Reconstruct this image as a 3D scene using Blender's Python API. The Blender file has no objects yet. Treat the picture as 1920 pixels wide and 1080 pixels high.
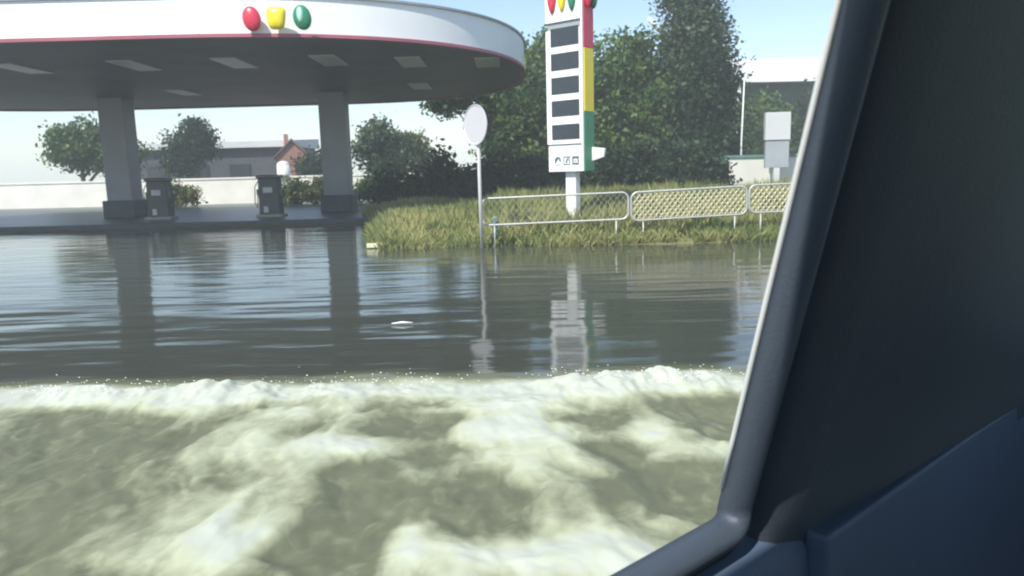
import bpy, math, random
import numpy as np
from mathutils import Vector, Matrix
random.seed(7); rng = np.random.default_rng(7)
S = bpy.context.scene
COL = S.collection
R = math.radians

# ------------------------------------------------------------------ camera
CAMZ = 1.55
cd = bpy.data.cameras.new('camera'); cam = bpy.data.objects.new('camera', cd); COL.objects.link(cam)
cd.sensor_width = 36; cd.lens = 26.25; cd.clip_start = 0.03; cd.clip_end = 3000
cam.matrix_world = Matrix.Translation((0, 0, CAMZ)) @ Matrix.Rotation(R(90 - 8.9), 4, 'X') @ Matrix.Rotation(R(-1.5), 4, 'Z')
cd.dof.use_dof = True; cd.dof.focus_distance = 1.6; cd.dof.aperture_fstop = 6.5
S.camera = cam
S.render.resolution_x, S.render.resolution_y = 1024, 576

# ------------------------------------------------------------------ light
SUN_EL, SUN_AZ = 50, 212          # azimuth measured clockwise from +Y
w = bpy.data.worlds.new('World'); S.world = w; w.use_nodes = True
nt = w.node_tree; bg = nt.nodes['Background']
sky = nt.nodes.new('ShaderNodeTexSky'); sky.sky_type = 'NISHITA'; sky.sun_disc = False
sky.sun_elevation = R(SUN_EL); sky.sun_rotation = R(SUN_AZ)
sky.air_density = 1.0; sky.dust_density = .5; sky.ozone_density = 1.2
nt.links.new(sky.outputs[0], bg.inputs[0]); bg.inputs[1].default_value = 0.13
sl = bpy.data.lights.new('sun', 'SUN'); sl.energy = 4.2; sl.angle = R(0.6); sl.color = (1, .95, .86)
so = bpy.data.objects.new('sun', sl); COL.objects.link(so)
sd = Vector((math.sin(R(SUN_AZ)) * math.cos(R(SUN_EL)), math.cos(R(SUN_AZ)) * math.cos(R(SUN_EL)), math.sin(R(SUN_EL))))
so.rotation_euler = sd.to_track_quat('Z', 'Y').to_euler(); so.location = (0, 0, 30)
S.view_settings.view_transform = 'Standard'; S.view_settings.look = 'None'
S.view_settings.exposure = 0.6; S.view_settings.gamma = 1
S.cycles.max_bounces = 8; S.cycles.volume_bounces = 2

# ------------------------------------------------------------------ materials
def mat(name, col, rough=.6, spec=.5, metal=0, var=.0, scale=3., bump=0., bscale=20., stretch=(1, 1, 1), col2=None, coat=0):
    m = bpy.data.materials.new(name); m.use_nodes = True
    n = m.node_tree.nodes; l = m.node_tree.links; b = n['Principled BSDF']
    b.inputs['Roughness'].default_value = rough; b.inputs['Metallic'].default_value = metal
    b.inputs['Specular IOR Level'].default_value = spec; b.inputs['Coat Weight'].default_value = coat
    tc = n.new('ShaderNodeTexCoord'); mp = n.new('ShaderNodeMapping'); mp.inputs['Scale'].default_value = stretch
    l.new(tc.outputs['Object'], mp.inputs[0])
    nz = n.new('ShaderNodeTexNoise'); nz.inputs['Scale'].default_value = scale; nz.inputs['Detail'].default_value = 5
    l.new(mp.outputs[0], nz.inputs['Vector'])
    rp = n.new('ShaderNodeValToRGB'); rp.color_ramp.elements[0].position = .3; rp.color_ramp.elements[1].position = .7
    if col2 is None: col2 = tuple(c * (1 - var) for c in col)
    rp.color_ramp.elements[0].color = (*col2, 1); rp.color_ramp.elements[1].color = (*col, 1)
    l.new(nz.outputs[0], rp.inputs[0]); l.new(rp.outputs[0], b.inputs['Base Color'])
    if bump:
        n2 = n.new('ShaderNodeTexNoise'); n2.inputs['Scale'].default_value = bscale; n2.inputs['Detail'].default_value = 4
        l.new(mp.outputs[0], n2.inputs['Vector'])
        bp = n.new('ShaderNodeBump'); bp.inputs['Strength'].default_value = bump; bp.inputs['Distance'].default_value = .02
        l.new(n2.outputs[0], bp.inputs['Height']); l.new(bp.outputs[0], b.inputs['Normal'])
    return m
def leafmat(name, c1, c2, scale=.9, trans=.35):
    m = bpy.data.materials.new(name); m.use_nodes = True
    n = m.node_tree.nodes; l = m.node_tree.links; b = n['Principled BSDF']; out = n['Material Output']
    b.inputs['Roughness'].default_value = .55; b.inputs['Specular IOR Level'].default_value = .35
    tc = n.new('ShaderNodeTexCoord')
    a = n.new('ShaderNodeTexNoise'); a.inputs['Scale'].default_value = scale; a.inputs['Detail'].default_value = 3
    l.new(tc.outputs['Object'], a.inputs['Vector'])
    at = n.new('ShaderNodeAttribute'); at.attribute_name = 'tone'
    ad = n.new('ShaderNodeMath'); ad.operation = 'ADD'; l.new(a.outputs[0], ad.inputs[0]); l.new(at.outputs['Fac'], ad.inputs[1])
    rp = n.new('ShaderNodeValToRGB'); rp.color_ramp.elements[0].position = .35; rp.color_ramp.elements[1].position = .85
    rp.color_ramp.elements[0].color = (*c1, 1); rp.color_ramp.elements[1].color = (*c2, 1)
    l.new(ad.outputs[0], rp.inputs[0]); l.new(rp.outputs[0], b.inputs['Base Color'])
    t = n.new('ShaderNodeBsdfTranslucent'); l.new(rp.outputs[0], t.inputs['Color'])
    mx = n.new('ShaderNodeMixShader'); mx.inputs[0].default_value = trans
    l.new(b.outputs[0], mx.inputs[1]); l.new(t.outputs[0], mx.inputs[2]); l.new(mx.outputs[0], out.inputs[0])
    return m
M = {}
M['white'] = mat('white_panel', (.86, .88, .88), .4, var=.06, scale=1.2)
M['white_paint'] = mat('white_paint', (.74, .76, .74), .5, var=.12, scale=2)
M['red'] = mat('red_panel', (.62, .03, .07), .35, var=.1)
M['yellow'] = mat('yellow_panel', (.85, .68, .02), .35, var=.06)
M['green'] = mat('green_panel', (.02, .22, .11), .35, var=.12)
M['green_light'] = mat('pale_green', (.45, .75, .6), .35)
M['pinkred'] = mat('red_trim', (.42, .12, .16), .45, var=.3, scale=.6)
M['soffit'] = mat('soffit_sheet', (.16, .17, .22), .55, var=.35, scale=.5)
M['lamp_lens'] = mat('lamp_lens', (.62, .66, .68), .35)
M['column'] = mat('column_paint', (.42, .43, .46), .55, var=.15, scale=1)
M['darkbase'] = mat('dark_plinth', (.07, .09, .11), .6, var=.3)
M['display'] = mat('display_glass', (.035, .045, .055), .25, var=.2, scale=6)
M['trimgrey'] = mat('grey_trim', (.33, .37, .39), .5, var=.15)
M['pict'] = mat('pictogram_ink', (.10, .15, .17), .5)
M['galv'] = mat('galvanised_tube', (.56, .57, .54), .45, metal=.35, var=.2, scale=8)
M['mesh'] = mat('pale_mesh_bar', (.60, .57, .40), .5, metal=.15, var=.25, scale=6)
M['signback'] = mat('sign_back', (.60, .60, .63), .5, metal=.15, var=.08, scale=2)
M['pole'] = mat('pole_paint', (.58, .58, .56), .5, var=.15, scale=4)
M['wall'] = mat('rendered_wall', (.72, .72, .66), .8, var=.15, scale=.8, bump=.2)
M['coping'] = mat('teal_coping', (.12, .24, .22), .6, var=.2)
M['brick'] = mat('brick_red_wall', (.33, .17, .14), .8, var=.3, scale=4)
M['roofgrey'] = mat('pale_roof', (.56, .58, .58), .6, var=.12, scale=.5)
M['rooftile'] = mat('roof_tile', (.20, .13, .11), .7, var=.3, scale=3)
M['darkgreen'] = mat('dark_green_cladding', (.035, .085, .045), .6, var=.4, scale=.6, stretch=(1, 1, .2))
M['cladding_dark'] = mat('dark_cladding', (.06, .07, .08), .6, var=.3)
M['pump'] = mat('pump_dark', (.05, .06, .065), .4, var=.2)
M['bark'] = mat('bark', (.13, .10, .075), .9, var=.45, scale=6, bump=.5, stretch=(1, 1, .3))
M['concrete'] = mat('shaded_wet_concrete', (.09, .10, .09), .35, var=.3, scale=.8, bump=.1)  # wet concrete, base colour darkened to carry the shade on the forecourt
M['kerb'] = mat('kerb_stone', (.50, .49, .40), .8, var=.25, scale=5)
M['pale_kerb'] = mat('pale_kerb_stone', (.75, .74, .50), .7, var=.15, scale=5)
M['soil'] = mat('grassy_soil', (.19, .19, .07), .9, col2=(.13, .11, .06), scale=2.2, bump=.6, bscale=12)
M['grass'] = leafmat('dry_grass', (.14, .20, .06), (.50, .47, .20), .75, .3)
M['leafdark'] = leafmat('leaf_dark', (.012, .034, .018), (.040, .085, .028))
M['leafmid'] = leafmat('leaf_mid', (.028, .080, .026), (.14, .22, .045))
M['leafgrey'] = leafmat('leaf_grey_green', (.035, .072, .045), (.12, .17, .085))
M['leafolive'] = leafmat('leaf_olive', (.07, .10, .03), (.19, .21, .07))
M['car_trim'] = mat('interior_trim', (.060, .078, .105), .5, var=.15, scale=4, bump=.12, bscale=300)
M['car_panel'] = mat('door_card', (.085, .125, .20), .55, var=.2, scale=3, bump=.12, bscale=300)
M['car_pillar'] = mat('pillar_trim', (.05, .062, .082), .6, var=.2, scale=3, bump=.12, bscale=300)
M['rubber'] = mat('rubber', (.008, .010, .014), .7)
M['car_paint'] = mat('silver_paint', (.60, .62, .63), .3, metal=.3, coat=.6)
M['lining'] = mat('roof_lining', (.25, .25, .26), .9, var=.1, bump=.2, bscale=200)
M['seat'] = mat('seat_fabric', (.04, .045, .055), .9, var=.3, bump=.3, bscale=150)
M['alloy'] = mat('alloy', (.5, .5, .52), .35, metal=.9)
M['lens_red'] = mat('tail_lens', (.4, .01, .01), .2)
M['lens_clear'] = mat('head_lens', (.6, .62, .65), .1)
gl = bpy.data.materials.new('car_glass'); gl.use_nodes = True
b = gl.node_tree.nodes['Principled BSDF']; b.inputs['Transmission Weight'].default_value = 1; b.inputs['Roughness'].default_value = 0.0
b.inputs['Base Color'].default_value = (.8, .9, .87, 1); b.inputs['IOR'].default_value = 1.02
M['glass'] = gl

# ------------------------------------------------------------------ mesh helpers
class MB:
    def __init__(s): s.v = []; s.f = []
    def add(s, v, f):
        o = len(s.v); s.v += [tuple(p) for p in v]; s.f += [tuple(i + o for i in q) for q in f]; return s
    def box(s, c, d, rz=0, taper=1.0):
        hx, hy, hz = d[0] / 2, d[1] / 2, d[2] / 2; ca, sa = math.cos(rz), math.sin(rz)
        v = []
        for z in (-1, 1):
            k = taper if z > 0 else 1
            for x, y in ((-1, -1), (1, -1), (1, 1), (-1, 1)):
                px, py = x * hx * k, y * hy * k
                v.append((c[0] + px * ca - py * sa, c[1] + px * sa + py * ca, c[2] + z * hz))
        return s.add(v, [(3, 2, 1, 0), (4, 5, 6, 7), (0, 1, 5, 4), (1, 2, 6, 5), (2, 3, 7, 6), (3, 0, 4, 7)])
    def tube(s, pts, rad, n=8, closed=False, cap=True):
        pts = [Vector(p) for p in pts]; N = len(pts)
        rads = rad if isinstance(rad, (list, tuple)) else [rad] * N
        v = []; prev = None
        for i, p in enumerate(pts):
            if closed: t = pts[(i + 1) % N] - pts[i - 1]
            else: t = pts[min(i + 1, N - 1)] - pts[max(i - 1, 0)]
            t.normalize()
            if prev is None:
                a = Vector((0, 0, 1)) if abs(t.z) < .9 else Vector((1, 0, 0)); u = t.cross(a).normalized()
            else:
                u = (prev - t * prev.dot(t)).normalized()
            prev = u; q = t.cross(u)
            for k in range(n):
                an = 2 * math.pi * k / n; v.append(p + (u * math.cos(an) + q * math.sin(an)) * rads[i])
        f = []
        for i in range(N if closed else N - 1):
            j = (i + 1) % N
            for k in range(n): f.append((i * n + k, i * n + (k + 1) % n, j * n + (k + 1) % n, j * n + k))
        if cap and not closed: f += [tuple(range(n))[::-1], tuple((N - 1) * n + k for k in range(n))]
        return s.add(v, f)
    def prism(s, poly, a, b):
        """poly: list of 3-D points; extruded by vector b-a"""
        d = Vector(b) - Vector(a); n = len(poly)
        v = [Vector(p) for p in poly] + [Vector(p) + d for p in poly]
        return s.add(v, [tuple(range(n))[::-1], tuple(range(n, 2 * n))] + [(i, (i + 1) % n, n + (i + 1) % n, n + i) for i in range(n)])
    def blob(s, c, r, seg=16, ring=10, fn=None):
        v = []; f = []
        for i in range(ring + 1):
            ph = math.pi * i / ring
            for j in range(seg):
                th = 2 * math.pi * j / seg
                p = Vector((math.sin(ph) * math.cos(th), math.sin(ph) * math.sin(th), math.cos(ph)))
                if fn: p = fn(p)
                v.append((c[0] + p[0] * r[0], c[1] + p[1] * r[1], c[2] + p[2] * r[2]))
        for i in range(ring):
            for j in range(seg): f.append((i * seg + j, (i + 1) * seg + j, (i + 1) * seg + (j + 1) % seg, i * seg + (j + 1) % seg))
        return s.add(v, f)
    def build(s, name, m, parent=None, smooth=False, bevel=0, loc=None):
        me = bpy.data.meshes.new(name); me.from_pydata([tuple(p) for p in s.v], [], s.f); me.update()
        me.materials.append(M[m] if isinstance(m, str) else m)
        o = bpy.data.objects.new(name, me); COL.objects.link(o)
        if smooth: me.polygons.foreach_set('use_smooth', [True] * len(me.polygons))
        if bevel:
            md = o.modifiers.new('b', 'BEVEL'); md.width = bevel; md.segments = 3; md.limit_method = 'ANGLE'; md.angle_limit = R(40)
        if parent: o.parent = parent
        if loc: o.location = loc
        return o
def thing(name, label, cat, loc=(0, 0, 0), rz=0, group=None):
    o = bpy.data.objects.new(name, None); COL.objects.link(o); o.location = loc; o.rotation_euler = (0, 0, rz)
    o.empty_display_size = .2; return tag(o, label, cat, group)
def tag(o, label, cat, group=None):
    o['label'] = label; o['category'] = cat
    if group: o['group'] = group
    return o
def struct(o, kind='structure'): o['kind'] = kind; return o
def gridmesh(name, xs, ys, Z, m, attrs=None):
    nx, ny = len(xs), len(ys); X, Y = np.meshgrid(xs, ys)
    co = np.stack([X, Y, Z], -1).reshape(-1, 3).astype(np.float32)
    i = np.arange(nx * ny).reshape(ny, nx)
    q = np.stack([i[:-1, :-1], i[:-1, 1:], i[1:, 1:], i[1:, :-1]], -1).reshape(-1, 4)
    me = bpy.data.meshes.new(name); me.vertices.add(len(co)); me.vertices.foreach_set('co', co.ravel())
    me.loops.add(q.size); me.loops.foreach_set('vertex_index', q.ravel().astype(np.int32))
    me.polygons.add(len(q)); me.polygons.foreach_set('loop_start', (np.arange(len(q)) * 4).astype(np.int32))
    me.polygons.foreach_set('loop_total', np.full(len(q), 4, np.int32)); me.update(calc_edges=True)
    me.polygons.foreach_set('use_smooth', np.ones(len(q), bool))
    for k, a in (attrs or {}).items():
        at = me.attributes.new(k, 'FLOAT', 'POINT'); at.data.foreach_set('value', a.reshape(-1).astype(np.float32))
    me.materials.append(m); o = bpy.data.objects.new(name, me); COL.objects.link(o); return o
def vnoise(x, y, seed=0):
    def h(i, j):
        n = (i.astype(np.int64) * 374761393 + j.astype(np.int64) * 668265263 + seed * 974634777) & 0xffffffff
        n = ((n ^ (n >> 13)) * 1274126177) & 0xffffffff
        return ((n ^ (n >> 16)) & 0xffff) / 65535.
    xi, yi = np.floor(x), np.floor(y); fx, fy = x - xi, y - yi
    fx = fx * fx * fx * (fx * (fx * 6 - 15) + 10); fy = fy * fy * fy * (fy * (fy * 6 - 15) + 10)
    a, b_, c, d = h(xi, yi), h(xi + 1, yi), h(xi, yi + 1), h(xi + 1, yi + 1)
    return (a * (1 - fx) + b_ * fx) * (1 - fy) + (c * (1 - fx) + d * fx) * fy
def fbm(x, y, o=4, seed=0):
    t = 0; a = .5; s = 0
    for k in range(o): t = t + a * vnoise(x * 2 ** k + 17 * k, y * 2 ** k - 9 * k, seed + k); s += a; a *= .5
    return t / s
def sstep(a, b_, x): t = np.clip((x - a) / (b_ - a), 0, 1); return t * t * (3 - 2 * t)

# ------------------------------------------------------------------ ground
def shore(x):       # y of the water's edge
    s = 24.0 + 0 * x
    k = sstep(-4.9, -2.6, x); s = s * (1 - k) + k * (15.75 - .35 * (x > 0) * np.minimum(x, 2)); s = s + sstep(2, 9, x) * 1.0
    return s + (fbm(x * .9, x * 0, 3, 5) - .5) * .5
xs = np.concatenate([np.linspace(-320, -40, 20), np.linspace(-38, 30, 240), np.linspace(34, 320, 20)])
ys = np.concatenate([np.linspace(-240, 8, 14), np.linspace(9, 45, 200), np.linspace(50, 500, 30)])
X, Y = np.meshgrid(xs, ys); sh = shore(X)
verge = sstep(-5.0, -3.4, X)
d = Y - sh
H = -.35 + sstep(-1.2, .5, d) * .42 + sstep(.3, 4, d) * .20 * verge + (fbm(X * .7, Y * .7, 4, 3) - .5) * .12 * verge * sstep(-.5, 1, d)
struct(gridmesh('ground', xs, ys, H, M['soil']))
# forecourt slab with kerb
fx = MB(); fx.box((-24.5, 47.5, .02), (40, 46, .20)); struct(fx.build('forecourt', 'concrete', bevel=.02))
kb = MB(); kb.box((-24.5, 24.42, .05), (40, .16, .24)); struct(kb.build('forecourt_kerb', 'darkbase', bevel=.02))

# ------------------------------------------------------------------ water
def axis(lo, hi, dlo, dhi, n, far):
    a = np.linspace(dlo, dhi, n); st = (dhi - dlo) / n
    g = []; v = dhi
    while v < hi: st *= 1.18; v += st; g.append(v)
    st = (dhi - dlo) / n; h_ = []; v = dlo
    while v > lo: st *= 1.18; v -= st; h_.append(v)
    return np.array(h_[::-1] + list(a) + g)
wx = axis(-250, 250, -5.5, 4.5, 620, 0); wy = axis(-150, 25.5, 1.3, 6.8, 460, 0)
X, Y = np.meshgrid(wx, wy)
crest = 5.30 + .10 * (fbm(X * .9, X * 0 + 3, 3, 11) - .5) * 2 - .012 * X
jag = fbm(X * 3.2, Y * 2.2, 4, 21)
reach = sstep(9.5, 6, np.abs(X)) * sstep(-7, -4, Y)
front = sstep(.40, -.05, Y - crest) * reach                   # 1 on the churned side
body = fbm(X * 2.0 + .9 * fbm(X * 2, Y * 1.2, 2, 8), Y * 1.0 + .6 * fbm(X * 2, Y * 2, 2, 18) + .25 * X, 5, 31)
# light (foam) and dark (silty) patches of the churned water : x, y, rx, ry, amount
patch = [(-.87, 4.15, .33, .17, 1), (-.06, 4.25, .27, .36, .9), (.80, 4.22, .14, .38, 1), (.42, 4.2, .26, .09, .5), (1.15, 3.95, .30, .13, .8),
         (-1.22, 3.02, .18, .24, .8), (-.50, 2.95, .09, .30, .9), (.12, 2.82, .30, .12, .75), (.45, 2.78, .3, .14, .6), (.62, 3.2, .17, .2, .5),
         (-1.5, 4.75, .16, .12, .7), (-.62, 4.72, .22, .1, .35), (-1.05, 4.1, .2, .2, .4), (1.55, 4.4, .2, .4, .5), (-.38, 3.35, .12, .14, .6),
         (-.84, 3.45, .30, .42, -1), (-.26, 3.32, .20, .30, -1), (.30, 3.35, .25, .32, -1), (-.45, 4.55, .27, .13, -1), (-1.30, 4.45, .25, .24, -.7),
         (.42, 4.5, .33, .12, -.8), (1.1, 4.62, .35, .22, -.45), (.85, 3.55, .3, .16, -.45), (-1.45, 3.7, .25, .25, -.6), (-.32, 4.05, .14, .1, -.7),
         (-1.0, 2.85, .12, .3, -.6)]
fo = (body - .5) * 2.3 + .42
for px, py, rx, ry, a in patch:
    wob = .35 * (fbm(X * 4 + px, Y * 4, 3, 50) - .5)
    fo = fo + .66 * a * np.exp(-(((X - px) / rx + wob) ** 2 + ((Y - py) / ry + wob) ** 2) ** 1.3)
edge = reach * np.exp(-((Y - crest + .08) / .25) ** 2) * (.95 + .6 * (fbm(X * 1.3, Y * 2, 3, 61) - .3))
foam = np.clip(fo * front * .95 + edge * 1.15, 0, 1) * sstep(.42 + .5 * jag, .05 + .4 * jag, Y - crest)
ridge = reach * np.exp(-((Y - crest) / np.where(Y > crest, .10, .42)) ** 2) * (.015 + (.070 + .02 * np.clip(X / 4, -1, 1)) * sstep(.3, .75, fbm(X * 5.5, Y * 2.2, 4, 21)) * (.35 + .65 * sstep(.2, .7, fbm(X * 1.1, Y * .3, 2, 29))))
lump = front * ((body - .45) * .10 + (fo - .4) * .02 + (fbm(X * 3, Y * 3, 3, 77) - .5) * .03)
calm = (1 - front) * ((fbm(X * .5, Y * 1.6, 3, 90) - .5) * .016) * sstep(25, 10, Y)
# hold the churned water down under the car body
Z = ridge + lump + calm
foam = np.maximum(foam, .19 * sstep(.3, 1, front))
wm = bpy.data.materials.new('flood_water'); wm.use_nodes = True
n = wm.node_tree.nodes; l = wm.node_tree.links; b = n['Principled BSDF']
def nd(t, **k):
    q = n.new(t)
    for a, v in k.items(): q.inputs[a].default_value = v
    return q
tc = n.new('ShaderNodeTexCoord')
fa = n.new('ShaderNodeAttribute'); fa.attribute_name = 'foam'
ca = n.new('ShaderNodeAttribute'); ca.attribute_name = 'churn'
# foam break-up
mpf = nd('ShaderNodeMapping', Scale=(1.3, .8, 1)); l.new(tc.outputs['Object'], mpf.inputs[0])
nf = nd('ShaderNodeTexNoise', Scale=6., Detail=8., Roughness=.6, Distortion=.8); l.new(mpf.outputs[0], nf.inputs['Vector'])
mr = nd('ShaderNodeMapRange'); mr.inputs['From Min'].default_value = .3; mr.inputs['From Max'].default_value = .7
mr.inputs['To Min'].default_value = -.15; mr.inputs['To Max'].default_value = .15; l.new(nf.outputs[0], mr.inputs[0])
ad = n.new('ShaderNodeMath'); ad.operation = 'ADD'; l.new(fa.outputs['Fac'], ad.inputs[0])
ml = n.new('ShaderNodeMath'); ml.operation = 'MULTIPLY'; l.new(mr.outputs[0], ml.inputs[0]); l.new(ca.outputs['Fac'], ml.inputs[1]); l.new(ml.outputs[0], ad.inputs[1])
rp = n.new('ShaderNodeValToRGB'); e = rp.color_ramp.elements
e[0].position = .0; e[0].color = (.048, .055, .045, 1); e[1].position = 1; e[1].color = (.44, .475, .40, 1)
q = e.new(.04); q.color = (.105, .115, .072, 1); q = e.new(.22); q.color = (.13, .14, .085, 1); q = e.new(.50); q.color = (.27, .29, .19, 1); q = e.new(.80); q.color = (.42, .45, .32, 1)
l.new(ad.outputs[0], rp.inputs[0]); l.new(rp.outputs[0], b.inputs['Base Color'])
rr = nd('ShaderNodeMapRange'); rr.inputs['To Min'].default_value = .08; rr.inputs['To Max'].default_value = .60; l.new(ca.outputs['Fac'], rr.inputs[0]); l.new(rr.outputs[0], b.inputs['Roughness'])
b.inputs['IOR'].default_value = 1.38
# ripples: long crests across the view
mp1 = nd('ShaderNodeMapping', Scale=(.42, 1.9, 1)); l.new(tc.outputs['Object'], mp1.inputs[0])
n1 = nd('ShaderNodeTexNoise', Scale=1.2, Detail=1.5, Roughness=.5); l.new(mp1.outputs[0], n1.inputs['Vector'])
mp2 = nd('ShaderNodeMapping', Scale=(1.2, 3.2, 1)); l.new(tc.outputs['Object'], mp2.inputs[0])
n2 = nd('ShaderNodeTexNoise', Scale=5., Detail=3., Roughness=.5); l.new(mp2.outputs[0], n2.inputs['Vector'])
b1 = nd('ShaderNodeBump', Strength=.32, Distance=.05); l.new(n1.outputs[0], b1.inputs['Height'])
b2 = nd('ShaderNodeBump', Strength=.2, Distance=.005); l.new(n2.outputs[0], b2.inputs['Height']); l.new(b1.outputs[0], b2.inputs['Normal'])
l.new(b2.outputs[0], b.inputs['Normal'])
struct(gridmesh('flood_water', wx, wy, Z, wm, {'foam': foam, 'churn': np.clip(front, 0, 1)}))

# droplets thrown up along the wave crest and over the churned water
sp = MB(); oc = [(1, 0, 0), (-1, 0, 0), (0, 1, 0), (0, -1, 0), (0, 0, 1), (0, 0, -1)]; of = [(0, 2, 4), (2, 1, 4), (1, 3, 4), (3, 0, 4), (2, 0, 5), (1, 2, 5), (3, 1, 5), (0, 3, 5)]
for k in range(800):
    x = random.uniform(-4.8, 4.2); g_ = vnoise(np.array([x * 1.7]), np.array([.3]), 29)[0]
    if random.random() > g_ * 1.3: continue
    y = 5.28 - .012 * x + random.gauss(-.05, .05)
    h_ = abs(random.gauss(0, .04)) + .06; q_ = random.uniform(.0015, .0055)
    sp.add([(x + a * q_ * 1.5, y + b_ * q_, h_ + c_ * q_) for a, b_, c_ in oc], of)
struct(sp.build('spray', 'white_paint'), 'stuff')

# ------------------------------------------------------------------ filling station canopy
CX, CY, CA, CB, CN = -8., 26., 8.6, 8.5, 2.5; CLEN = 9.
def canopy_outline(grow=0, n=96):
    pts = []
    for side, cx in ((1, CX), (-1, CX - CLEN)):
        for i in range(n + 1):
            t = -math.pi / 2 + math.pi * i / n if side > 0 else math.pi / 2 + math.pi * i / n
            c_, s_ = math.cos(t), math.sin(t)
            pts.append((cx + (CA + grow) * math.copysign(abs(c_) ** (2 / CN), c_), CY + (CB + grow) * math.copysign(abs(s_) ** (2 / CN), s_)))
    return pts
def ring(name, g0, z0, g1, z1, m, parent, thick=.06):
    o1 = canopy_outline(g0); o2 = canopy_outline(g1); i1 = canopy_outline(g0 - thick); i2 = canopy_outline(g1 - thick); N = len(o1)
    mb = MB(); v = [(*p, z0) for p in o1] + [(*p, z1) for p in o2] + [(*p, z1) for p in i2] + [(*p, z0) for p in i1]
    f = []
    for k in range(4):
        for i in range(N): j = (i + 1) % N; a = k * N; c_ = ((k + 1) % 4) * N; f.append((a + i, a + j, c_ + j, c_ + i))
    return mb.add(v, f).build(name, m, parent, smooth=True).modifiers.new('e', 'EDGE_SPLIT')
can = thing('fuel_station_canopy', 'large white canopy with rounded ends and dark underside over the fuel forecourt', 'canopy', (0, 0, 0))
ring('fascia', 0, 4.78, 0, 5.58, 'white', can)
ring('red_trim', .03, 4.70, .03, 4.778, 'pinkred', can, .12)
ring('roof_edge', .05, 5.583, .05, 5.64, 'trimgrey', can, .14)
ol = canopy_outline(-.10)
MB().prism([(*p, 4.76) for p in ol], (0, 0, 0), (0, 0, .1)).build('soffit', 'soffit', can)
MB().prism([(*p, 5.45) for p in canopy_outline(-.3)], (0, 0, 0), (0, 0, .08)).build('roof_deck', 'trimgrey', can)
for x, y in ((-4.95, 21.7), (-2.75, 22.4), (-.55, 22.9), (-7.6, 21.7), (-10.4, 21.7), (-13.6, 21.7), (-12, 28.5), (-3.2, 28.5)):
    MB().box((x, y, 4.745), (.72, 1.9, .05)).build('ceiling_lamp', 'lamp_lens', can, bevel=.03)
for cx in (-6.84, -15.4):
    c_ = MB(); c_.box((cx, 30.2, 2.43), (1.0, .92, 4.66)).build('column', 'column', can, bevel=.03)
    p = MB(); p.box((cx, 30.2, .46), (1.25, 1.25, .68)).build('column_plinth', 'darkbase', can, bevel=.04)
# raised coloured emblem pads on the fascia
def emblem(x, kind):
    def fr(p):
        x_, z_ = p.x, p.z
        if kind == 'yellow': return Vector((x_ * (1 + .16 * z_), p.y, z_ * .9))
        return Vector((x_ + .12 * -z_, p.y, z_))
    def f2(p):
        if kind == 'yellow':                        # squarer outline
            m_ = (abs(p.x) ** 4 + abs(p.z) ** 4 + 1e-9) ** .25; q_ = math.hypot(p.x, p.z); k = q_ / m_
            return fr(Vector((p.x * k, p.y, p.z * k)))
        return fr(Vector(p))
    mk = {'red': 'red', 'yellow': 'yellow', 'green': 'green'}[kind]
    o = MB().blob((x, 17.44, 5.06), (.205, .11, .27), 28, 18, f2).build('emblem_' + kind, mk, can, smooth=True)
    if kind == 'green':
        MB().blob((x - .02, 17.36, 5.10), (.075, .07, .17), 18, 10, fr).build('highlight_stripe', 'green_light', o, smooth=True)
emblem(-5.66, 'red'); emblem(-5.11, 'yellow'); emblem(-4.53, 'green')

# ------------------------------------------------------------------ price totem
Nn = Vector((1.59, 16.2, 0)); Ll = Vector((.866, 16.8, 0)); ux = (Nn - Ll).normalized(); wd = (Nn - Ll).length; uy = Vector((-ux.y, ux.x, 0)); dp = .40
rzt = math.atan2(ux.y, ux.x)
tot = thing('price_totem', 'tall white fuel price totem with five dark displays and red yellow green side', 'sign', Ll + ux * wd / 2 + uy * dp / 2, rzt)
def tb(name, x0, x1, y0, y1, z0, z1, m, bev=.008, parent=None):     # local x along the face, y into depth (0 = face)
    return MB().box(((x0 + x1) / 2 - wd / 2, (y0 + y1) / 2 - dp / 2, (z0 + z1) / 2), (x1 - x0, y1 - y0, z1 - z0)).build(name, m, parent or tot, bevel=bev)
tb('display_cabinet', 0, wd - .03, 0, dp, 2.10, 4.50, 'white')
zs = [(3.985, 4.365), (3.50, 3.845), (3.01, 3.355), (2.545, 2.86), (2.185, 2.40)]
zt = lambda y: 1.55 + (312.5 - y) / 83.
rows = [(65, 96), (108, 137), (149.5, 178.5), (190, 217.5), (232, 258.5)]
for y0, y1 in rows: tb('price_display', .14, wd - .075, -.014, .02, zt(y1), zt(y0), 'display', .004)
tb('grey_joint', .02, wd - .05, .03, dp - .03, zt(269), 2.10, 'trimgrey', 0)
tb('service_box', .03, wd - .03, 0, dp, zt(316), zt(270), 'white')
tb('grey_joint', .03, wd - .05, .04, dp - .03, 4.50, 4.66, 'trimgrey', 0)
tb('logo_box', 0, wd - .03, 0, dp, 4.66, 6.3, 'white')
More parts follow.
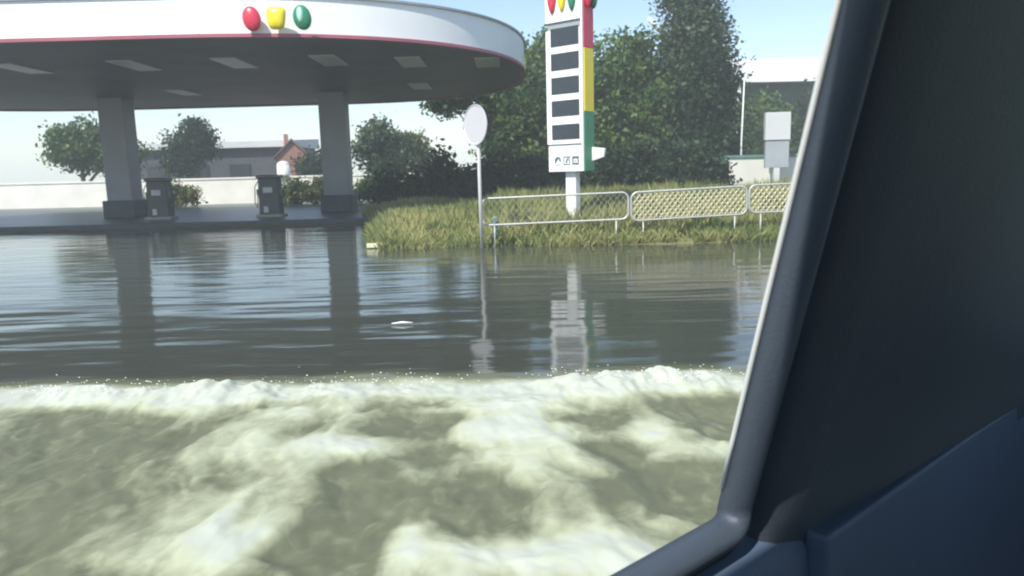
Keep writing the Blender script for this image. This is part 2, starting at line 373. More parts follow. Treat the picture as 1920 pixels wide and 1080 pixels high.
# coloured return side
def side(name, z0, z1, m): tb(name, wd - .028, wd + .03, .05, dp + .0, z0, z1, m, .006)
side('side_panel', zt(316), zt(212), 'green'); side('side_panel', zt(211.5), zt(103), 'yellow'); side('side_panel', zt(102.5), 6.3, 'red')
tb('edge_strip', wd - .028, wd + .012, -.006, .045, zt(316), 6.3, 'white')
for k, m in enumerate(('red', 'yellow', 'green')):
    MB().blob((-.27 + .255 * k, -dp / 2 - .03, 5.16 - .02 * abs(k - 1)), (.105, .07, .30), 20, 14, lambda p: Vector((p.x * (1 + .25 * p.z), p.y, p.z))).build('emblem_' + m, m, tot, smooth=True)
for k, m in enumerate(('red', 'green')):
    MB().blob((wd / 2 + .07, -.06 + .22 * k, 5.16), (.09, .09, .28), 20, 14, lambda p: Vector((p.x, p.y * (1 + .25 * p.z), p.z))).build('emblem_' + m, m, tot, smooth=True)
MB().box((.06, 0, .78), (.27, .17, 1.5)).build('post', 'white_paint', tot, bevel=.012)
MB().box((.06, 0, .12), (.55, .45, .22)).build('footing', 'kerb', tot, bevel=.02)
# pictograms of the service box
fy = -dp / 2 - .004
def pic(x, shapes):
    mb = MB()
    for cx, cz, sx, sz in shapes: mb.box((x + cx, fy, 1.745 + cz), (sx, .012, sz))
    mb.build('pictogram', 'pict', tot)
pic(-.19, [(0, .06, .11, .045), (-.06, 0, .04, .10), (.06, .02, .04, .07), (0, -.085, .14, .012), (-.02, .02, .03, .05)])
pic(.05, [(0, .08, .17, .02), (0, -.08, .17, .02), (-.078, 0, .02, .16), (.078, 0, .02, .16), (.01, .015, .07, .03), (-.01, -.03, .05, .03), (.03, .04, .03, .03)])
pic(.28, [(0, .065, .17, .05), (0, -.07, .17, .04), (-.07, 0, .03, .12), (.07, 0, .03, .12), (0, -.01, .05, .02)])
ss = MB(); ss.prism([(wd / 2 + .03, .10, 2.02), (wd / 2 + .36, .10, 1.98), (wd / 2 + .33, .10, 1.80), (wd / 2 + .03, .10, 1.72)], (0, 0, 0), (0, .06, 0)).build('side_plate', 'white_paint', tot, bevel=.006)

# ------------------------------------------------------------------ round road sign
rs = thing('road_sign', 'round pale grey road sign turned sideways on a thin pole in the grass', 'sign', (-.60, 15.3, 0), R(-52))
dsk = MB()
n_ = 40; o_ = []
prof = [(0, .0), (.385, .0), (.40, .012), (.40, .03), (.385, .034), (.372, .02), (0, .02)]
v = []; f = []
for i in range(n_):
    a = 2 * math.pi * i / n_
    for r_, t_ in prof: v.append((r_ * math.cos(a), -.045 - t_, 2.48 + r_ * math.sin(a)))
P = len(prof)
for i in range(n_):
    j = (i + 1) % n_
    for k in range(P - 1): f.append((i * P + k, j * P + k, j * P + k + 1, i * P + k + 1))
dsk.add(v, f).build('disc', 'signback', rs, smooth=True).modifiers.new('e', 'EDGE_SPLIT')
MB().tube([(0, 0, -.1), (0, 0, 1.2), (0, 0, 2.80)], .036, 12).build('pole', 'pole', rs, smooth=True)
for z in (2.3, 2.66): MB().box((0, -.035, z), (.12, .03, .035)).build('clamp', 'galv', rs, bevel=.004)

# ------------------------------------------------------------------ fence panels
def fence_panel(p0, p1, z0, z1, step, barr, label, legs=True, slant=.1):
    p0 = Vector(p0); p1 = Vector(p1); L = (p1 - p0).length; a = math.atan2(p1.y - p0.y, p1.x - p0.x)
    t = thing('barrier_panel', label, 'barrier', (p0.x, p0.y, 0), a, 'tubular barrier panels along the flooded verge')
    r_ = .14; pts = []
    za = lambda x: (z1[1] - z1[0]) * x / L
    for cx, cz, a0 in ((L - r_, z1[0] - r_, 0), (r_, z1[0] - r_, 90), (r_, z0 + r_, 180), (L - r_, z0 + r_, 270)):
        for k in range(7):
            an = R(a0 + 15 * k); x = cx + r_ * math.cos(an); pts.append((x, 0, cz + r_ * math.sin(an) + za(x)))
    MB().tube(pts, .021, 8, closed=True).build('frame', 'galv', t, smooth=True)
    mb = MB(); hh = z1[0] - z0
    inside = lambda x, z: 0.03 < x < L - .03 and z0 + .02 < z < z1[0] - .02 and not any(
        (x - cx) * sx > 0 and (z - cz) * sz > 0 and math.hypot(x - cx, z - cz) > r_ for cx, cz, sx, sz in
        ((r_, z0 + r_, -1, -1), (L - r_, z0 + r_, 1, -1), (r_, z1[0] - r_, -1, 1), (L - r_, z1[0] - r_, 1, 1)))
    for sgn in (1, -1):
        k = -hh
        while k < L + hh:
            seg = []
            for i in range(61):
                u = i / 60 * hh; x = k + (u if sgn > 0 else hh - u) * .8; z = z0 + u
                if inside(x, z): seg.append((x, sgn * barr * .8, z + za(x)))
            if len(seg) > 1: mb.tube([seg[0], seg[-1]], barr, 5)
            k += step
    mb.build('lattice', 'mesh', t)
    for x in (.25, L - .25): MB().tube([(x, 0, z0 + za(x)), (x, 0, -.15)], .013, 8).build('leg', 'galv', t, smooth=True)
    return t
fence_panel((-.58, 15.5), (2.44, 15.45), .45, (1.00, 1.06), .13, .0024, 'left barrier panel of thin wire mesh in front of the totem post')
fence_panel((2.50, 15.45), (4.93, 15.6), .47, (1.05, 1.12), .115, .013, 'middle barrier panel with thick pale diamond lattice and rounded corners')
fence_panel((4.98, 15.6), (7.4, 15.75), .56, (1.13, 1.16), .115, .013, 'right barrier panel beginning just past the dense lattice panel')
fence_panel((7.45, 15.75), (9.9, 15.9), .56, (1.17, 1.20), .115, .013, 'far right barrier panel beside the car window pillar')
mk = MB().box((0, 0, .25), (.13, .06, .66)); mk.blob((0, 0, .58), (.065, .035, .05), 10, 6)
tag(mk.build('marker_post', 'coping', bevel=.01, loc=(-.32, 15.9, -.02)), 'short teal marker post in the grass behind the left barrier', 'post')
ks = MB(); ks.box((0, 0, 0), (.42, .14, .09), .1); ks.box((.34, -.05, -.02), (.26, .10, .05), -.25)
tag(ks.build('broken_kerb', 'pale_kerb', bevel=.015, loc=(-2.85, 15.85, .06)), 'pale broken kerb stone at the tip of the grass verge', 'kerb stone')
fs = MB().tube([(-.11, 0, 0), (0, .004, .008), (.11, -.003, .002)], [.006, .013, .008], 8)  # pale glint on the water, built as a thin solid sliver
tag(fs.build('water_glint', 'white_paint', smooth=True, loc=(-1.15, 7.62, .016)), 'thin white glint shaped as a solid sliver on the calm water', 'glint')

# ------------------------------------------------------------------ street lamp behind the trees
sl_ = thing('street_lamp', 'street lamp with slanting white head rising out of the trees', 'street lamp', (7.0, 33.5, -.45))
MB().tube([(0, 0, 0), (0, 0, 4), (0, 0, 7.1), (-.12, 0, 7.5), (-.35, 0, 7.75)], [.09, .075, .06, .05, .04], 10).build('pole', 'pole', sl_, smooth=True)
hd = MB(); hd.tube([(-.28, 0, 7.72), (-.42, 0, 7.90), (-.75, 0, 8.25), (-.85, 0, 8.36)], [.05, .11, .10, .04], 10); hd.build('lamp_head', 'white', sl_, smooth=True)

# ------------------------------------------------------------------ walls and buildings
def wall(name, label, x0, y0, x1, y1, h, t_=.25, m='wall', cop='coping', ch=.10, z0=0):
    L = math.hypot(x1 - x0, y1 - y0); a = math.atan2(y1 - y0, x1 - x0)
    t = thing(name, label, 'wall', ((x0 + x1) / 2, (y0 + y1) / 2, 0), a)
    MB().box((0, 0, (h + z0) / 2), (L, t_, h - z0)).build('wall_face', m, t)
    MB().box((0, 0, h + ch / 2 + .002), (L + .04, t_ + .1, ch)).build('coping', cop, t, bevel=.01); return t
wall('boundary_wall', 'long low white boundary wall behind the forecourt bushes', -34, 44.5, -4.4, 42, 1.50, cop='wall')
wall('garden_wall', 'white wall with teal coping behind the right barrier', 7.9, 27.5, 26, 29.5, 1.80)
wh = thing('warehouse', 'dark green open shed with pale low roof beyond the white wall', 'building', (26.5, 47, 0), R(3))
MB().box((0, 5, 3.2), (26, 9, 6.4)).build('wall', 'darkgreen', wh)
rf = MB(); rf.prism([(-13.6, -.6, 6.41), (-13.6, 10.2, 6.41), (-13.6, 4.8, 8.5)], (0, 0, 0), (27.2, 0, 0)); rf.build('roof', 'roofgrey', wh)
for x in (-12.6, -4, 4.6, 12.6): MB().box((x, -.3, 3.2), (.16, .16, 6.4)).build('column', 'white_paint', wh)
for x in (-8.5, 0, 8.5):
    g_ = MB().box((x, .44, 2.4), (3.4, .12, 4.6)).build('shutter', 'cladding_dark', wh, bevel=.02)
MB().box((-11.6, -2.3, .98), (6, 3.2, 1.95)).box((-11.6, -2.3, 2.3), (5.2, 2.6, .7)).build('low_annex', 'roofgrey', wh, bevel=.03)
kx = thing('sign_box', 'white box sign on a post above the teal topped wall', 'sign', (9.15, 26.6, 0), R(-6))
MB().box((.25, 0, 2.85), (.85, .3, .95)).build('cabinet', 'roofgrey', kx, bevel=.02)
MB().box((.25, 0, 1.9), (.8, .22, .94)).build('base_panel', 'trimgrey', kx, bevel=.01)
MB().box((.25, 0, .7), (.2, .2, 1.45)).build('post', 'pole', kx)
# low long roofed building + brick gable, far left
lb = thing('long_shed', 'long low dark shed with pale roof beyond the fuel pump', 'building', (-21.5, 55, 0))
MB().box((0, 3, 1.9), (12, 6, 3.6)).build('wall', 'cladding_dark', lb)
MB().prism([(-6.4, -.5, 3.71), (-6.4, 6.5, 3.71), (-6.4, 6.5, 4.5), (-6.4, -.5, 4.15)], (0, 0, 0), (12.6, 0, 0)).build('roof', 'roofgrey', lb)
for x in (-4, -1, 2): MB().box((x, -.04, 2.0), (1.5, .08, 1.1)).build('window', 'display', lb)
bh = thing('brick_house', 'small red brown gabled house left of the canopy column', 'building', (-15.1, 53, 0), R(12)); bh.scale = (.82, .82, .88)
gb = MB().box((0, 2.5, 1.7), (2.6, 5, 3.4)); gb.prism([(-1.3, 0, 3.4), (1.3, 0, 3.4), (0, 0, 4.5)], (0, 0, 0), (0, 5, 0)); gb.build('wall', 'brick', bh)
rr_ = MB()
for s in (-1, 1): rr_.prism([(s * 1.55, -.25, 3.2), (s * 1.45, -.25, 3.36), (0, -.25, 4.78), (0, -.25, 4.60)], (0, 0, 0), (0, 5.5, 0))
rr_.build('roof', 'rooftile', bh)
MB().box((-.5, 1.2, 4.7), (.35, .35, .9)).build('chimney', 'brick', bh)
for x in (-.6, .6): w_ = MB().box((x, -.03, 2.1), (.62, .08, .85)).build('window', 'display', bh); MB().box((x, -.06, 1.64), (.75, .14, .06)).build('sill', 'white_paint', w_)
# white rounded tank on wall
tk = MB().blob((0, 0, .62), (.36, .36, .22), 20, 10); tk.tube([(0, 0, 0), (0, 0, .1), (0, 0, .62)], [.40, .38, .36], 20)
tag(tk.build('water_tank', 'white_paint', smooth=True, loc=(-12.7, 42.7, 1.605)), 'white round topped tank standing on the boundary wall', 'tank')

# ------------------------------------------------------------------ fuel pumps
def pump(x, y, label):
    t = thing('fuel_pump', label, 'fuel pump', (x, y, .12), 0, 'dark fuel pumps under the canopy')
    MB().box((0, 0, .74), (.78, .52, 1.32), 0, .94).build('body', 'pump', t, bevel=.04)
    MB().box((0, 0, .05), (.95, .7, .1)).build('plinth', 'kerb', t, bevel=.02)
    s_ = MB().box((-.02, -.262, .98), (.34, .03, .2)).build('screen', 'white_paint', t, bevel=.01)
    MB().box((-.12, -.268, .28), (.16, .02, .22)).build('label_plate', 'white_paint', t)
    MB().box((0, 0, 1.46), (.84, .58, .12)).build('cap', 'display', t, bevel=.03)
    for s in (-1, 1):
        h_ = MB().tube([(s * .40, -.1, 1.3), (s * .52, -.12, 1.1), (s * .55, -.12, .5), (s * .47, -.14, .35), (s * .42, -.15, .8)], .018, 6).build('hose', 'rubber', t, smooth=True)
        MB().box((s * .42, -.16, .9), (.05, .09, .22)).build('nozzle', 'green', h_, bevel=.01)
pump(-8.75, 27.6, 'dark fuel pump with white label just left of the near canopy column')
pump(-12.9, 27.8, 'dark fuel pump standing further left under the canopy')

# ------------------------------------------------------------------ trees and plants
def leaves(centres, size, name, m, parent, spread, npc, droop=0, loc=(0, 0, 0)):
    """centres: (k,3) clump centres; npc leaves each; every leaf is a bent quad"""
    c = np.repeat(centres, npc, 0); N = len(c)
    c = c + rng.normal(0, 1, (N, 3)) * spread * np.array([1, 1, .75])
    nrm = rng.normal(0, 1, (N, 3)); nrm[:, 2] += .4; nrm /= np.linalg.norm(nrm, axis=1)[:, None]
    a = np.cross(nrm, rng.normal(0, 1, (N, 3))); a /= np.linalg.norm(a, axis=1)[:, None]; b_ = np.cross(nrm, a)
    s = size * rng.uniform(.6, 1.35, (N, 1)); a = a * s; b_ = b_ * s * .55
    P = np.stack([c - a, c + b_ - nrm * s * .1, c + a, c - b_ - nrm * s * .1], 1).reshape(-1, 3)
    me = bpy.data.meshes.new(name); me.vertices.add(4 * N); me.vertices.foreach_set('co', P.astype(np.float32).ravel())
    me.loops.add(4 * N); me.loops.foreach_set('vertex_index', np.arange(4 * N, dtype=np.int32))
    me.polygons.add(N); me.polygons.foreach_set('loop_start', np.arange(N, dtype=np.int32) * 4); me.polygons.foreach_set('loop_total', np.full(N, 4, np.int32))
    me.update(calc_edges=True)
    tone = np.repeat(np.repeat(rng.uniform(-.14, .2, len(centres)), npc) + rng.uniform(-.07, .07, N), 4)
    at = me.attributes.new('tone', 'FLOAT', 'POINT'); at.data.foreach_set('value', tone.astype(np.float32))
    me.materials.append(M[m]); o = bpy.data.objects.new(name, me); COL.objects.link(o)
    if parent: o.parent = parent
    o.location = loc; return o
def clump_pts(ells, n, shell=.55):
    out = []; vol = np.array([e[3] * e[4] * e[5] for e in ells]) ** .8; vol = vol / vol.sum()
    for e, k in zip(ells, (vol * n).astype(int) + 1):
        d = rng.normal(0, 1, (k, 3)); d /= np.linalg.norm(d, axis=1)[:, None]
        r_ = (shell + (1 - shell) * rng.random((k, 1))) * rng.uniform(.82, 1.16, (k, 1))
        out.append(np.array(e[:3]) + d * r_ * np.array(e[3:6]))
    return np.concatenate(out)
def tree(x, y, ells, label, m, n=170, size=.16, npc=60, spread=.34, trunk=.2, name='broadleaf_tree', group=None, cat='tree', shell=.5, z0=.1):
    t = thing(name, label, cat, (x, y, z0), 0, group)
    pts = clump_pts(ells, n, shell); pts[:, 2] = np.maximum(pts[:, 2], .35)
    leaves(pts, size * .8, 'crown', m, t, spread, int(npc * 1.5))
    top = max(e[2] + e[5] * .5 for e in ells)
    mb = MB(); K = 7; ax = [(.10 * math.sin(i * 1.3) * i / K, .08 * math.cos(i * 1.7) * i / K, -.2 + top * i / K) for i in range(K + 1)]
    mb.tube(ax, [trunk * (1.25 if i == 0 else 1 - .8 * i / K) for i in range(K + 1)], 9)
    for e in ells:
        for k in range(3):
            q = pts[rng.integers(len(pts))] if k else np.array(e[:3]); zb = max(.6, min(top * .75, q[2] * .55)); i = min(K, int((zb + .2) / top * K)); b0 = ax[i]
            mid = ((b0[0] + q[0]) / 2, (b0[1] + q[1]) / 2, (b0[2] + q[2]) / 2 + .15)
            mb.tube([b0, mid, tuple(q)], [trunk * .4, trunk * .25, trunk * .08], 6)
    mb.build('trunk', 'bark', t, smooth=True); return t
TG = 'trees behind the verge'
tree(-.6, 37, [(-.4, 0, 6.4, 2.3, 2, 2.0), (-1.7, -.4, 6.2, 1.5, 1.3, 1.3), (.9, 0, 5.2, 1.8, 1.8, 2.6), (.7, .3, 2.9, 1.6, 1.6, 1.7), (-2.4, 0, 5.0, 1.0, .9, .8)],
     'leafy tree hanging below the canopy edge behind the round road sign', 'leafmid', 230, .17, 70, group=TG)
tree(2.7, 35, [(-.2, 0, 5.7, 1.7, 1.7, 2.1), (-.9, 0, 4.2, 1.9, 1.6, 2.2), (.4, 0, 2.4, 2.3, 1.8, 1.7)],
     'tree standing directly behind the price totem', 'leafmid', 230, .16, 70, group=TG)
tree(5.0, 31, [(-.2, 0, 5.5, 1.05, 1.2, 1.35), (-.9, 0, 4.4, 1.2, 1.3, 1.4), (.8, -.2, 3.9, 1.1, 1.2, 1.4), (0, -.2, 2.4, 2.0, 1.5, 1.7)],
     'rounded green tree between the price totem and the tall poplar', 'leafmid', 210, .14, 70, group=TG)
tree(7.5, 31, [(0, 0, 9.5, 1.15, 1.1, 2.6), (0, 0, 6.9, 1.15, 1.2, 2.1), (-.3, 0, 4.6, 1.15, 1.2, 1.8), (-.2, 0, 2.4, 1.4, 1.4, 1.7)],
     'tall grey green poplar reaching past the top of the picture', 'leafgrey', 300, .13, 70, name='poplar_tree', group=TG, trunk=.22)
tree(7.95, 29.5, [(0, 0, 5.2, .75, .8, 1.0), (-.1, 0, 3.8, .85, .8, 1.3), (0, 0, 2.2, .9, .9, 1.6)],
     'slim dark tree at the right foot of the poplar', 'leafdark', 120, .13, 70, group=TG, trunk=.12)
tree(-7.6, 45, [(0, 0, 3.0, 1.3, 1.1, 1.3), (1.0, 0, 2.6, 1.0, 1, 1.0)], 'dark grey green tree just right of the canopy column', 'leafgrey', 80, .17, 60, group='trees beyond the boundary wall')
tree(-6.2, 46, [(0, 0, 2.6, 1.2, 1.1, 1.2), (.7, 0, 1.9, .8, .9, .9)], 'olive green tree above the white wall right of the column', 'leafolive', 80, .17, 60, group='trees beyond the boundary wall')
tree(-20.5, 50, [(0, 0, 3.8, 1.2, 1.1, 1.4), (-1.2, 0, 3.0, 1.0, 1, 1.2)], 'dark tree in front of the long low shed', 'leafdark', 80, .17, 60, group='trees beyond the boundary wall')
tree(-27, 48, [(0, 0, 3.6, 2.0, 1.6, 1.6), (2.2, 0, 3.0, 1.5, 1.2, 1.3)], 'wide bushy tree at the far left beyond the wall', 'leafmid', 120, .18, 60, group='trees beyond the boundary wall')
tree(-12.6, 50, [(0, 0, 2.0, 1.0, 1.0, 1.0), (1.1, 0, 2.3, .9, 1, 1.0)], 'small dark tree behind the column in front of the brick gable', 'leafdark', 60, .15, 60, group='trees beyond the boundary wall')
RG = 'trees in front of the warehouse'
tree(14.2, 43, [(0, 0, 3.4, 1.7, 1.3, 2.2), (1.0, 0, 2.6, 1.6, 1.2, 1.8)], 'dense green tree right of the thin white pole in front of the warehouse', 'leafmid', 110, .16, 60, group=RG)
tree(17.8, 43, [(0, 0, 3.5, 1.9, 1.3, 2.2), (1.0, 0, 2.6, 1.6, 1.2, 1.8)], 'dense green tree behind the white box sign in front of the warehouse', 'leafdark', 110, .16, 60, group=RG)
fp = thing('flagpole', 'thin white pole rising behind the teal topped wall', 'pole', (8.72, 28.4, 0))
MB().tube([(0, 0, 0), (0, 0, 2.4), (.06, 0, 4.65)], [.04, .032, .024], 8).build('mast', 'white_paint', fp, smooth=True); MB().blob((.06, 0, 4.68), (.04, .04, .04), 10, 6).build('finial', 'white_paint', fp, smooth=True)
BG = 'bushes under the trees'
def bush(x, y, rx, rz, m, label, n=55, group=BG, sz=.10, z0=.1):
    t = thing('bush', label, 'bush', (x, y, z0), 0, group)
    pts = clump_pts([(0, 0, rz * .55, rx, rx * .8, rz * .5), (rx * .45, -.1, rz * .4, rx * .6, rx * .6, rz * .4), (-rx * .5, 0, rz * .42, rx * .6, rx * .6, rz * .4)], n, .4)
    pts[:, 2] = np.maximum(pts[:, 2], .12); leaves(pts, sz, 'foliage', m, t, .2, 50)
    mb = MB()
    for k in range(5):
        q = pts[rng.integers(len(pts))]; mb.tube([(0, 0, -.15), (q[0] * .4, q[1] * .4, q[2] * .5), tuple(q)], [.035, .025, .01], 5)
    mb.build('stem', 'bark', t)
bush(-3.9, 27.2, 1.0, 1.5, 'leafdark', 'dark bush left of the round road sign at the verge tip')
bush(-2.3, 26.8, 1.1, 1.9, 'leafdark', 'dark bush just left of the round road sign pole', 70)
bush(-.6, 26.5, 1.1, 1.9, 'leafdark', 'dark bush directly behind the round road sign pole', 70)
bush(1.0, 26.5, 1.1, 2.1, 'leafdark', 'dark bush left of the price totem post', 70)
bush(2.7, 26.6, 1.1, 2.2, 'leafdark', 'dark bush right behind the price totem post', 70)
bush(4.3, 26.4, 1.1, 2.2, 'leafdark', 'dark bush behind the left end of the dense lattice panel', 70)
bush(5.9, 26.6, 1.1, 2.2, 'leafdark', 'dark bush behind the middle of the dense lattice panel', 70)
bush(6.8, 26.3, .85, 2.1, 'leafdark', 'dark bush where the white teal topped wall begins', 70)
bush(-7.0, 38.6, .9, 1.3, 'leafmid', 'green bush right of the canopy column in front of the white wall')
bush(-10.9, 39.2, .9, 1.25, 'leafolive', 'olive bush left of the column in front of the white wall', 50)
bush(-9.7, 39.3, .6, 1.5, 'leafolive', 'taller olive bush touching the left side of the column', 45)
bush(-17.5, 39.5, 1.1, 1.2, 'leafolive', 'olive bush further left along the white wall', 50)
bush(-6.6, 42.5, 1.5, 2.6, 'leafdark', 'dark bush behind the white wall right of the column', 70)
bush(-3.6, 41.5, 1.1, 1.4, 'leafgrey', 'grey green bush at the right end of the white wall', 70, sz=.13)

# ------------------------------------------------------------------ grass on the verge
N = 120000
gx = rng.uniform(-5.0, 13, N * 2); gy = 15.2 + rng.random(N * 2) ** 1.4 * 11
dd = gy - shore(gx); keep = (dd > -.25) & ((gx > -4.2) | (gy > 25)) & (fbm(gx * 1.1, gy * 1.1, 3, 41) + .25 * rng.random(N * 2) >.40)
gx, gy, dd = gx[keep][:N], gy[keep][:N], dd[keep][:N]; N = len(gx)
gh = rng.uniform(.10, .30, N) * (.55 + .9 * fbm(gx * .8, gy * .8, 3, 43)) * (.85 + .6 * sstep(0, 2.5, dd)) * (1 + .45 * sstep(15.5, 15.9, gy) * sstep(0, 1, gx + 1))
gz = -.35 + sstep(-1.2, .5, dd) * .42 + sstep(.3, 4, dd) * .20 * sstep(-5, -3.4, gx) - .03
an = rng.uniform(0, 6.28, N); wdt = rng.uniform(.006, .015, N); lx = rng.normal(0, .09, N); ly = rng.normal(0, .07, N)
P = np.stack([np.stack([gx - np.cos(an) * wdt, gy - np.sin(an) * wdt, gz], -1), np.stack([gx + np.cos(an) * wdt, gy + np.sin(an) * wdt, gz], -1),
              np.stack([gx + lx * .5, gy + ly * .5, gz + gh * .9], -1) + 0, np.stack([gx + lx, gy + ly, gz + gh * 1.25], -1)], 1)
me = bpy.data.meshes.new('verge_grass'); me.vertices.add(4 * N); me.vertices.foreach_set('co', P.astype(np.float32).ravel())
me.loops.add(4 * N); idx = (np.arange(N)[:, None] * 4 + np.array([0, 1, 3, 2])).astype(np.int32); me.loops.foreach_set('vertex_index', idx.ravel())
me.polygons.add(N); me.polygons.foreach_set('loop_start', np.arange(N, dtype=np.int32) * 4); me.polygons.foreach_set('loop_total', np.full(N, 4, np.int32)); me.update(calc_edges=True)
at = me.attributes.new('tone', 'FLOAT', 'POINT'); at.data.foreach_set('value', np.repeat(rng.uniform(-.15, .25, N), 4).astype(np.float32))
me.materials.append(M['grass']); go = bpy.data.objects.new('verge_grass', me); COL.objects.link(go)
tag(go, 'dry yellow green grass covering the flooded verge', 'grass'); struct(go, 'stuff')

# ------------------------------------------------------------------ haze
hz = bpy.data.materials.new('haze'); hz.use_nodes = True; hn = hz.node_tree.nodes; hl = hz.node_tree.links
hn.remove(hn['Principled BSDF']); pv = hn.new('ShaderNodeVolumePrincipled'); pv.inputs['Density'].default_value = .0030
pv.inputs['Color'].default_value = (.93, .985, 1, 1); pv.inputs['Anisotropy'].default_value = .0
hl.new(pv.outputs[0], hn['Material Output'].inputs['Volume'])
struct(MB().box((0, 130, 6), (700, 800, 15)).build('haze', hz), 'stuff')

# ------------------------------------------------------------------ the car the picture is taken from
A49 = math.atan2(.656, .755)
car = thing('passenger_car', 'car interior with dark window pillar and blue grey door sill', 'car', (0, 0, 0), A49)
# local frame: x = towards the rear, y = outwards through this window, z up;  zc = height relative to the eye
TH = .32
def side_v(zc): return .405 - TH * max(zc + .336, -.02) - .03 * min(0, zc + .36) * -1
def cp(u, zc, t=0): return Vector((u, side_v(zc) - t, CAMZ + zc))
loop = [(-.78, -.367), (.650, -.367), (.528, .30), (-.50, .30)]
def rounded(loop, r_, k=6):
    out = []
    for i, p in enumerate(loop):
        p = Vector(p); a = (Vector(loop[i - 1]) - p).normalized(); b_ = (Vector(loop[(i + 1) % len(loop)]) - p).normalized()
        for j in range(k + 1):
            s = j / k; q = (p + a * r_ * (1 - s) ** 2 + b_ * r_ * s ** 2); out.append(q)
    return out
def frame_sweep(name, sec, m, r_=.014):
    """sec: (n, t) section; n = distance outwards from the opening edge, t = towards the cabin"""
    path = rounded(loop, r_); N_ = len(path); v = []; K = len(sec)
    for i, p in enumerate(path):
        tg = (path[(i + 1) % N_] - path[i - 1]).normalized(); nn = Vector((tg.y, -tg.x))
        for s_n, s_t in sec:
            q = p + nn * s_n; v.append(cp(q.x, q.y, s_t))
    f = []
    for i in range(N_):
        j = (i + 1) % N_
        for k in range(K): f.append((i * K + k, j * K + k, j * K + (k + 1) % K, i * K + (k + 1) % K))
    return MB().add(v, f).build(name, m, car, smooth=True)
frame_sweep('window_surround', [(0, -.012), (-.001, .002), (.001, .010), (.006, .016), (.013, .019), (.020, .017), (.025, .011), (.027, .0), (.027, -.012)], 'car_trim')
frame_sweep('weather_seal', [(.027, -.01), (.027, .002), (.033, .005), (.040, .002), (.040, -.01)], 'rubber')
def pu(z): return .650 + (.528 - .650) * (z + .367) / .667
MB().tube([cp(pu(z) - .001, z, -.012) for z in np.linspace(-.33, .28, 12)], .0028, 6).build('glass_edge_reflection', 'white_paint', car, smooth=True)  # white strip standing in for the bright reflection along the glass edge
def panel(name, uz, t, thick, m, sub=0):
    mb = MB(); n_ = len(uz); v = [cp(u, z, t) for u, z in uz] + [cp(u, z, t - thick) for u, z in uz]
    mb.add(v, [tuple(range(n_)), tuple(range(n_, 2 * n_))[::-1]] + [(i, n_ + i, n_ + (i + 1) % n_, (i + 1) % n_) for i in range(n_)])
    return mb.build(name, m, car, bevel=.006)
# door card below the sill (slight shelf then vertical), rows follow the window edge
dcard = MB(); us = np.linspace(-.85, .76, 30); prof = [(-.401, -.008), (-.407, .008), (-.414, .020), (-.43, .030), (-.50, .034), (-.62, .045), (-.68, .075), (-.72, .078), (-.76, .05), (-1.15, .05), (-1.15, -.02)]
v = [cp(u, z, t) for u in us for z, t in prof]; K = len(prof)
f = [(i * K + k, (i + 1) * K + k, (i + 1) * K + k + 1, i * K + k + 1) for i in range(len(us) - 1) for k in range(K - 1)]
dc = dcard.add(v, f).build('door_card', 'car_panel', car, smooth=True)
MB().tube([cp(-.35, -.60, .10), cp(-.32, -.58, .12), cp(-.12, -.58, .12), cp(-.09, -.60, .10)], .011, 8).build('door_handle', 'alloy', dc, smooth=True)
MB().tube([(-.55, .33, CAMZ - .56), (-.3, .31, CAMZ - .57), (.15, .31, CAMZ - .57), (.3, .33, CAMZ - .56)], [.03, .036, .036, .03], 12).build('armrest', 'car_panel', dc, smooth=True)
# rear quarter trim beyond the pillar
qt = MB(); zz = np.linspace(-.44, .40, 16); v = []
cols = [(.036, -.006), (.042, .008), (.060, .018), (.12, .028), (.30, .040), (.62, .050), (1.0, .055)]
for z in zz:
    for du, t in cols: v.append(cp(max(pu(z), .50) + du, z, t))
K = len(cols); f = [(i * K + k, (i + 1) * K + k, (i + 1) * K + k + 1, i * K + k + 1) for i in range(len(zz) - 1) for k in range(K - 1)]
qt.add(v, f).build('pillar_trim', 'car_pillar', car, smooth=True)
# lower quarter trim, seats, roof, shell
panel('lower_quarter_trim', [(.765, -1.15), (1.64, -1.15), (1.64, -.41), (.765, -.41)], .052, .03, 'car_panel')
MB().box((.2, -.45, CAMZ + .42), (2.8, 1.28, .03)).build('roof_lining', 'lining', car, bevel=.01)
shell = MB()
def skin(poly, y0, th): shell.prism([(x, y0, z) for x, z in poly], (0, 0, 0), (0, th, 0))
yo = .435
for y0, th in ((yo, .02), (-1.40, .02)):
    skin([(-2.75, .45), (-2.1, .38), (-1.75, .42), (-1.0, .32), (1.15, .32), (1.2, .40), (1.95, .42), (2.05, .95), (1.9, 1.12), (-.9, 1.12), (-1.15, 1.10), (-2.4, .93), (-2.75, .75)], y0, th)
shell.prism([(-2.75, -1.38, .45), (-2.75, -1.38, .76), (-2.4, -1.38, .935), (-1.15, -1.38, 1.105), (-1.15, -1.38, 1.07), (-2.4, -1.38, .9), (-2.7, -1.38, .72), (-2.7, -1.38, .45)], (0, 0, 0), (0, 1.815, 0))
shell.prism([(1.62, -1.38, 1.16), (1.9, -1.38, 1.163), (2.05, -1.38, .95), (1.96, -1.38, .42), (1.92, -1.38, .42), (2.0, -1.38, .94), (1.87, -1.38, 1.12), (1.62, -1.38, 1.12)], (0, 0, 0), (0, 1.815, 0))
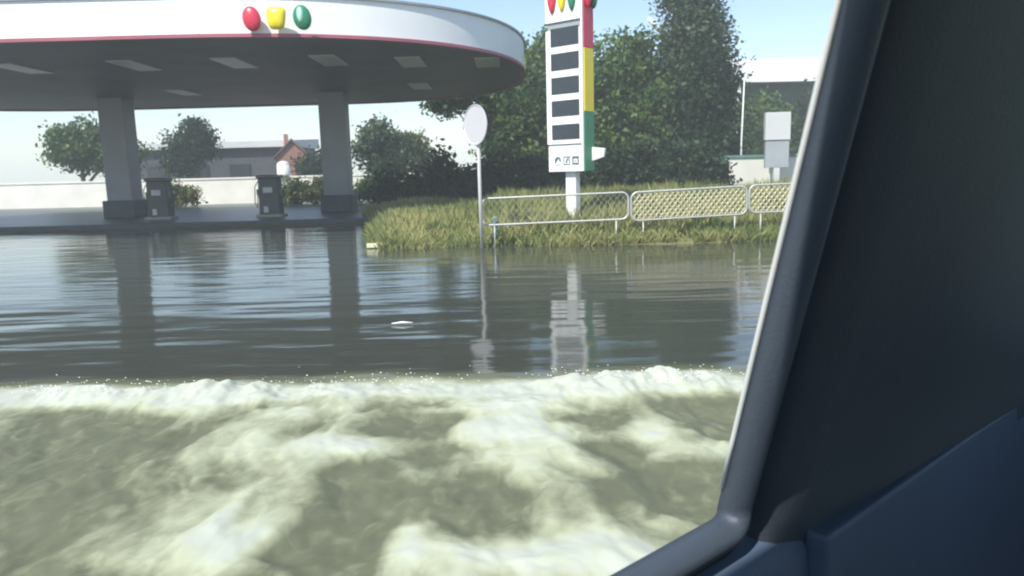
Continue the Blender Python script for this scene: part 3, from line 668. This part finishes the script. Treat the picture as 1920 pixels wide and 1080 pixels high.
# roof skin, crowned
shell.prism([(-.62, -1.16, CAMZ + .43), (-.62, .2, CAMZ + .43), (-.5, .15, CAMZ + .46), (-.5, -1.1, CAMZ + .46)][:0] or [(-1.2, -1.12, CAMZ + .44), (-1.2, .17, CAMZ + .44), (-1.2, .05, CAMZ + .475), (-1.2, -1.0, CAMZ + .475)], (0, 0, 0), (2.86, 0, 0))
shell.build('body_shell', 'car_paint', car, bevel=.02)
panel('quarter_panel', [(.72, -.44), (1.66, -.44), (1.62, .42), (.60, .42)], -.035, .02, 'car_paint')
MB().box((-.2, -.465, .34), (3.6, 1.82, .05)).build('floor', 'rubber', car)
for y0, y1 in ((.42, .19), (-1.35, -1.12)):
    for a, b_, r_ in (((-1.95, y0, 1.13), (-1.15, y1, CAMZ + .43), .03), ((1.68, y0, 1.14), (1.62, y1, CAMZ + .44), .05), ((-.82, y0 - .01, 1.16), (-.72, y1 + .01, CAMZ + .42), .05)):
        MB().tube([a, b_], r_, 8).build('roof_pillar', 'car_paint', car, smooth=True)
MB().prism([(-1.93, -1.30, 1.13), (-1.93, .37, 1.13), (-1.16, .15, CAMZ + .43), (-1.16, -1.08, CAMZ + .43)], (0, 0, 0), (.006, 0, .006)).build('windscreen', 'glass', car)
MB().prism([(1.67, -1.30, 1.16), (1.67, .37, 1.16), (1.62, .15, CAMZ + .43), (1.62, -1.08, CAMZ + .43)], (0, 0, 0), (.006, 0, .006)).build('rear_window', 'glass', car)
for y in (-.12, -.80):
    b_ = MB().box((.62, y - .1, .88), (.16, .6, .72)).build('rear_seat', 'seat', car, bevel=.05); MB().box((.70, y - .1, 1.37), (.10, .26, .18)).build('headrest', 'seat', b_, bevel=.04)
    MB().box((.3, y - .1, .52), (.55, .6, .2)).build('seat_cushion', 'seat', b_, bevel=.05)
    s_ = MB().box((-1.0, y - .1, .52), (.52, .5, .2)).build('front_seat', 'seat', car, bevel=.05)
    MB().box((-.72, y - .1, .92), (.14, .5, .68)).build('seat_back', 'seat', s_, bevel=.05); MB().box((-.70, y - .1, 1.36), (.1, .26, .18)).build('headrest', 'seat', s_, bevel=.04)
MB().box((-1.55, -.46, .92), (.4, 1.6, .3)).build('dashboard', 'car_panel', car, bevel=.06)
for x in (-1.95, 1.35):
    for y in (.345, -1.29):
        tp = []
        wh_ = MB().tube([(x, y - .1, .31), (x, y - .09, .31), (x, y + .07, .31), (x, y + .09, .31)], [.28, .31, .31, .28], 28).build('wheel', 'rubber', car, smooth=True)
        MB().tube([(x, y - .1, .31), (x, y + .1, .31)], .2, 20).build('rim', 'alloy', wh_)
for y in (.30, -1.2): MB().box((-2.74, y, .68), (.06, .3, .14)).build('headlight', 'lens_clear', car, bevel=.02); MB().box((2.04, y, .9), (.05, .26, .16)).build('tail_light', 'lens_red', car, bevel=.02)
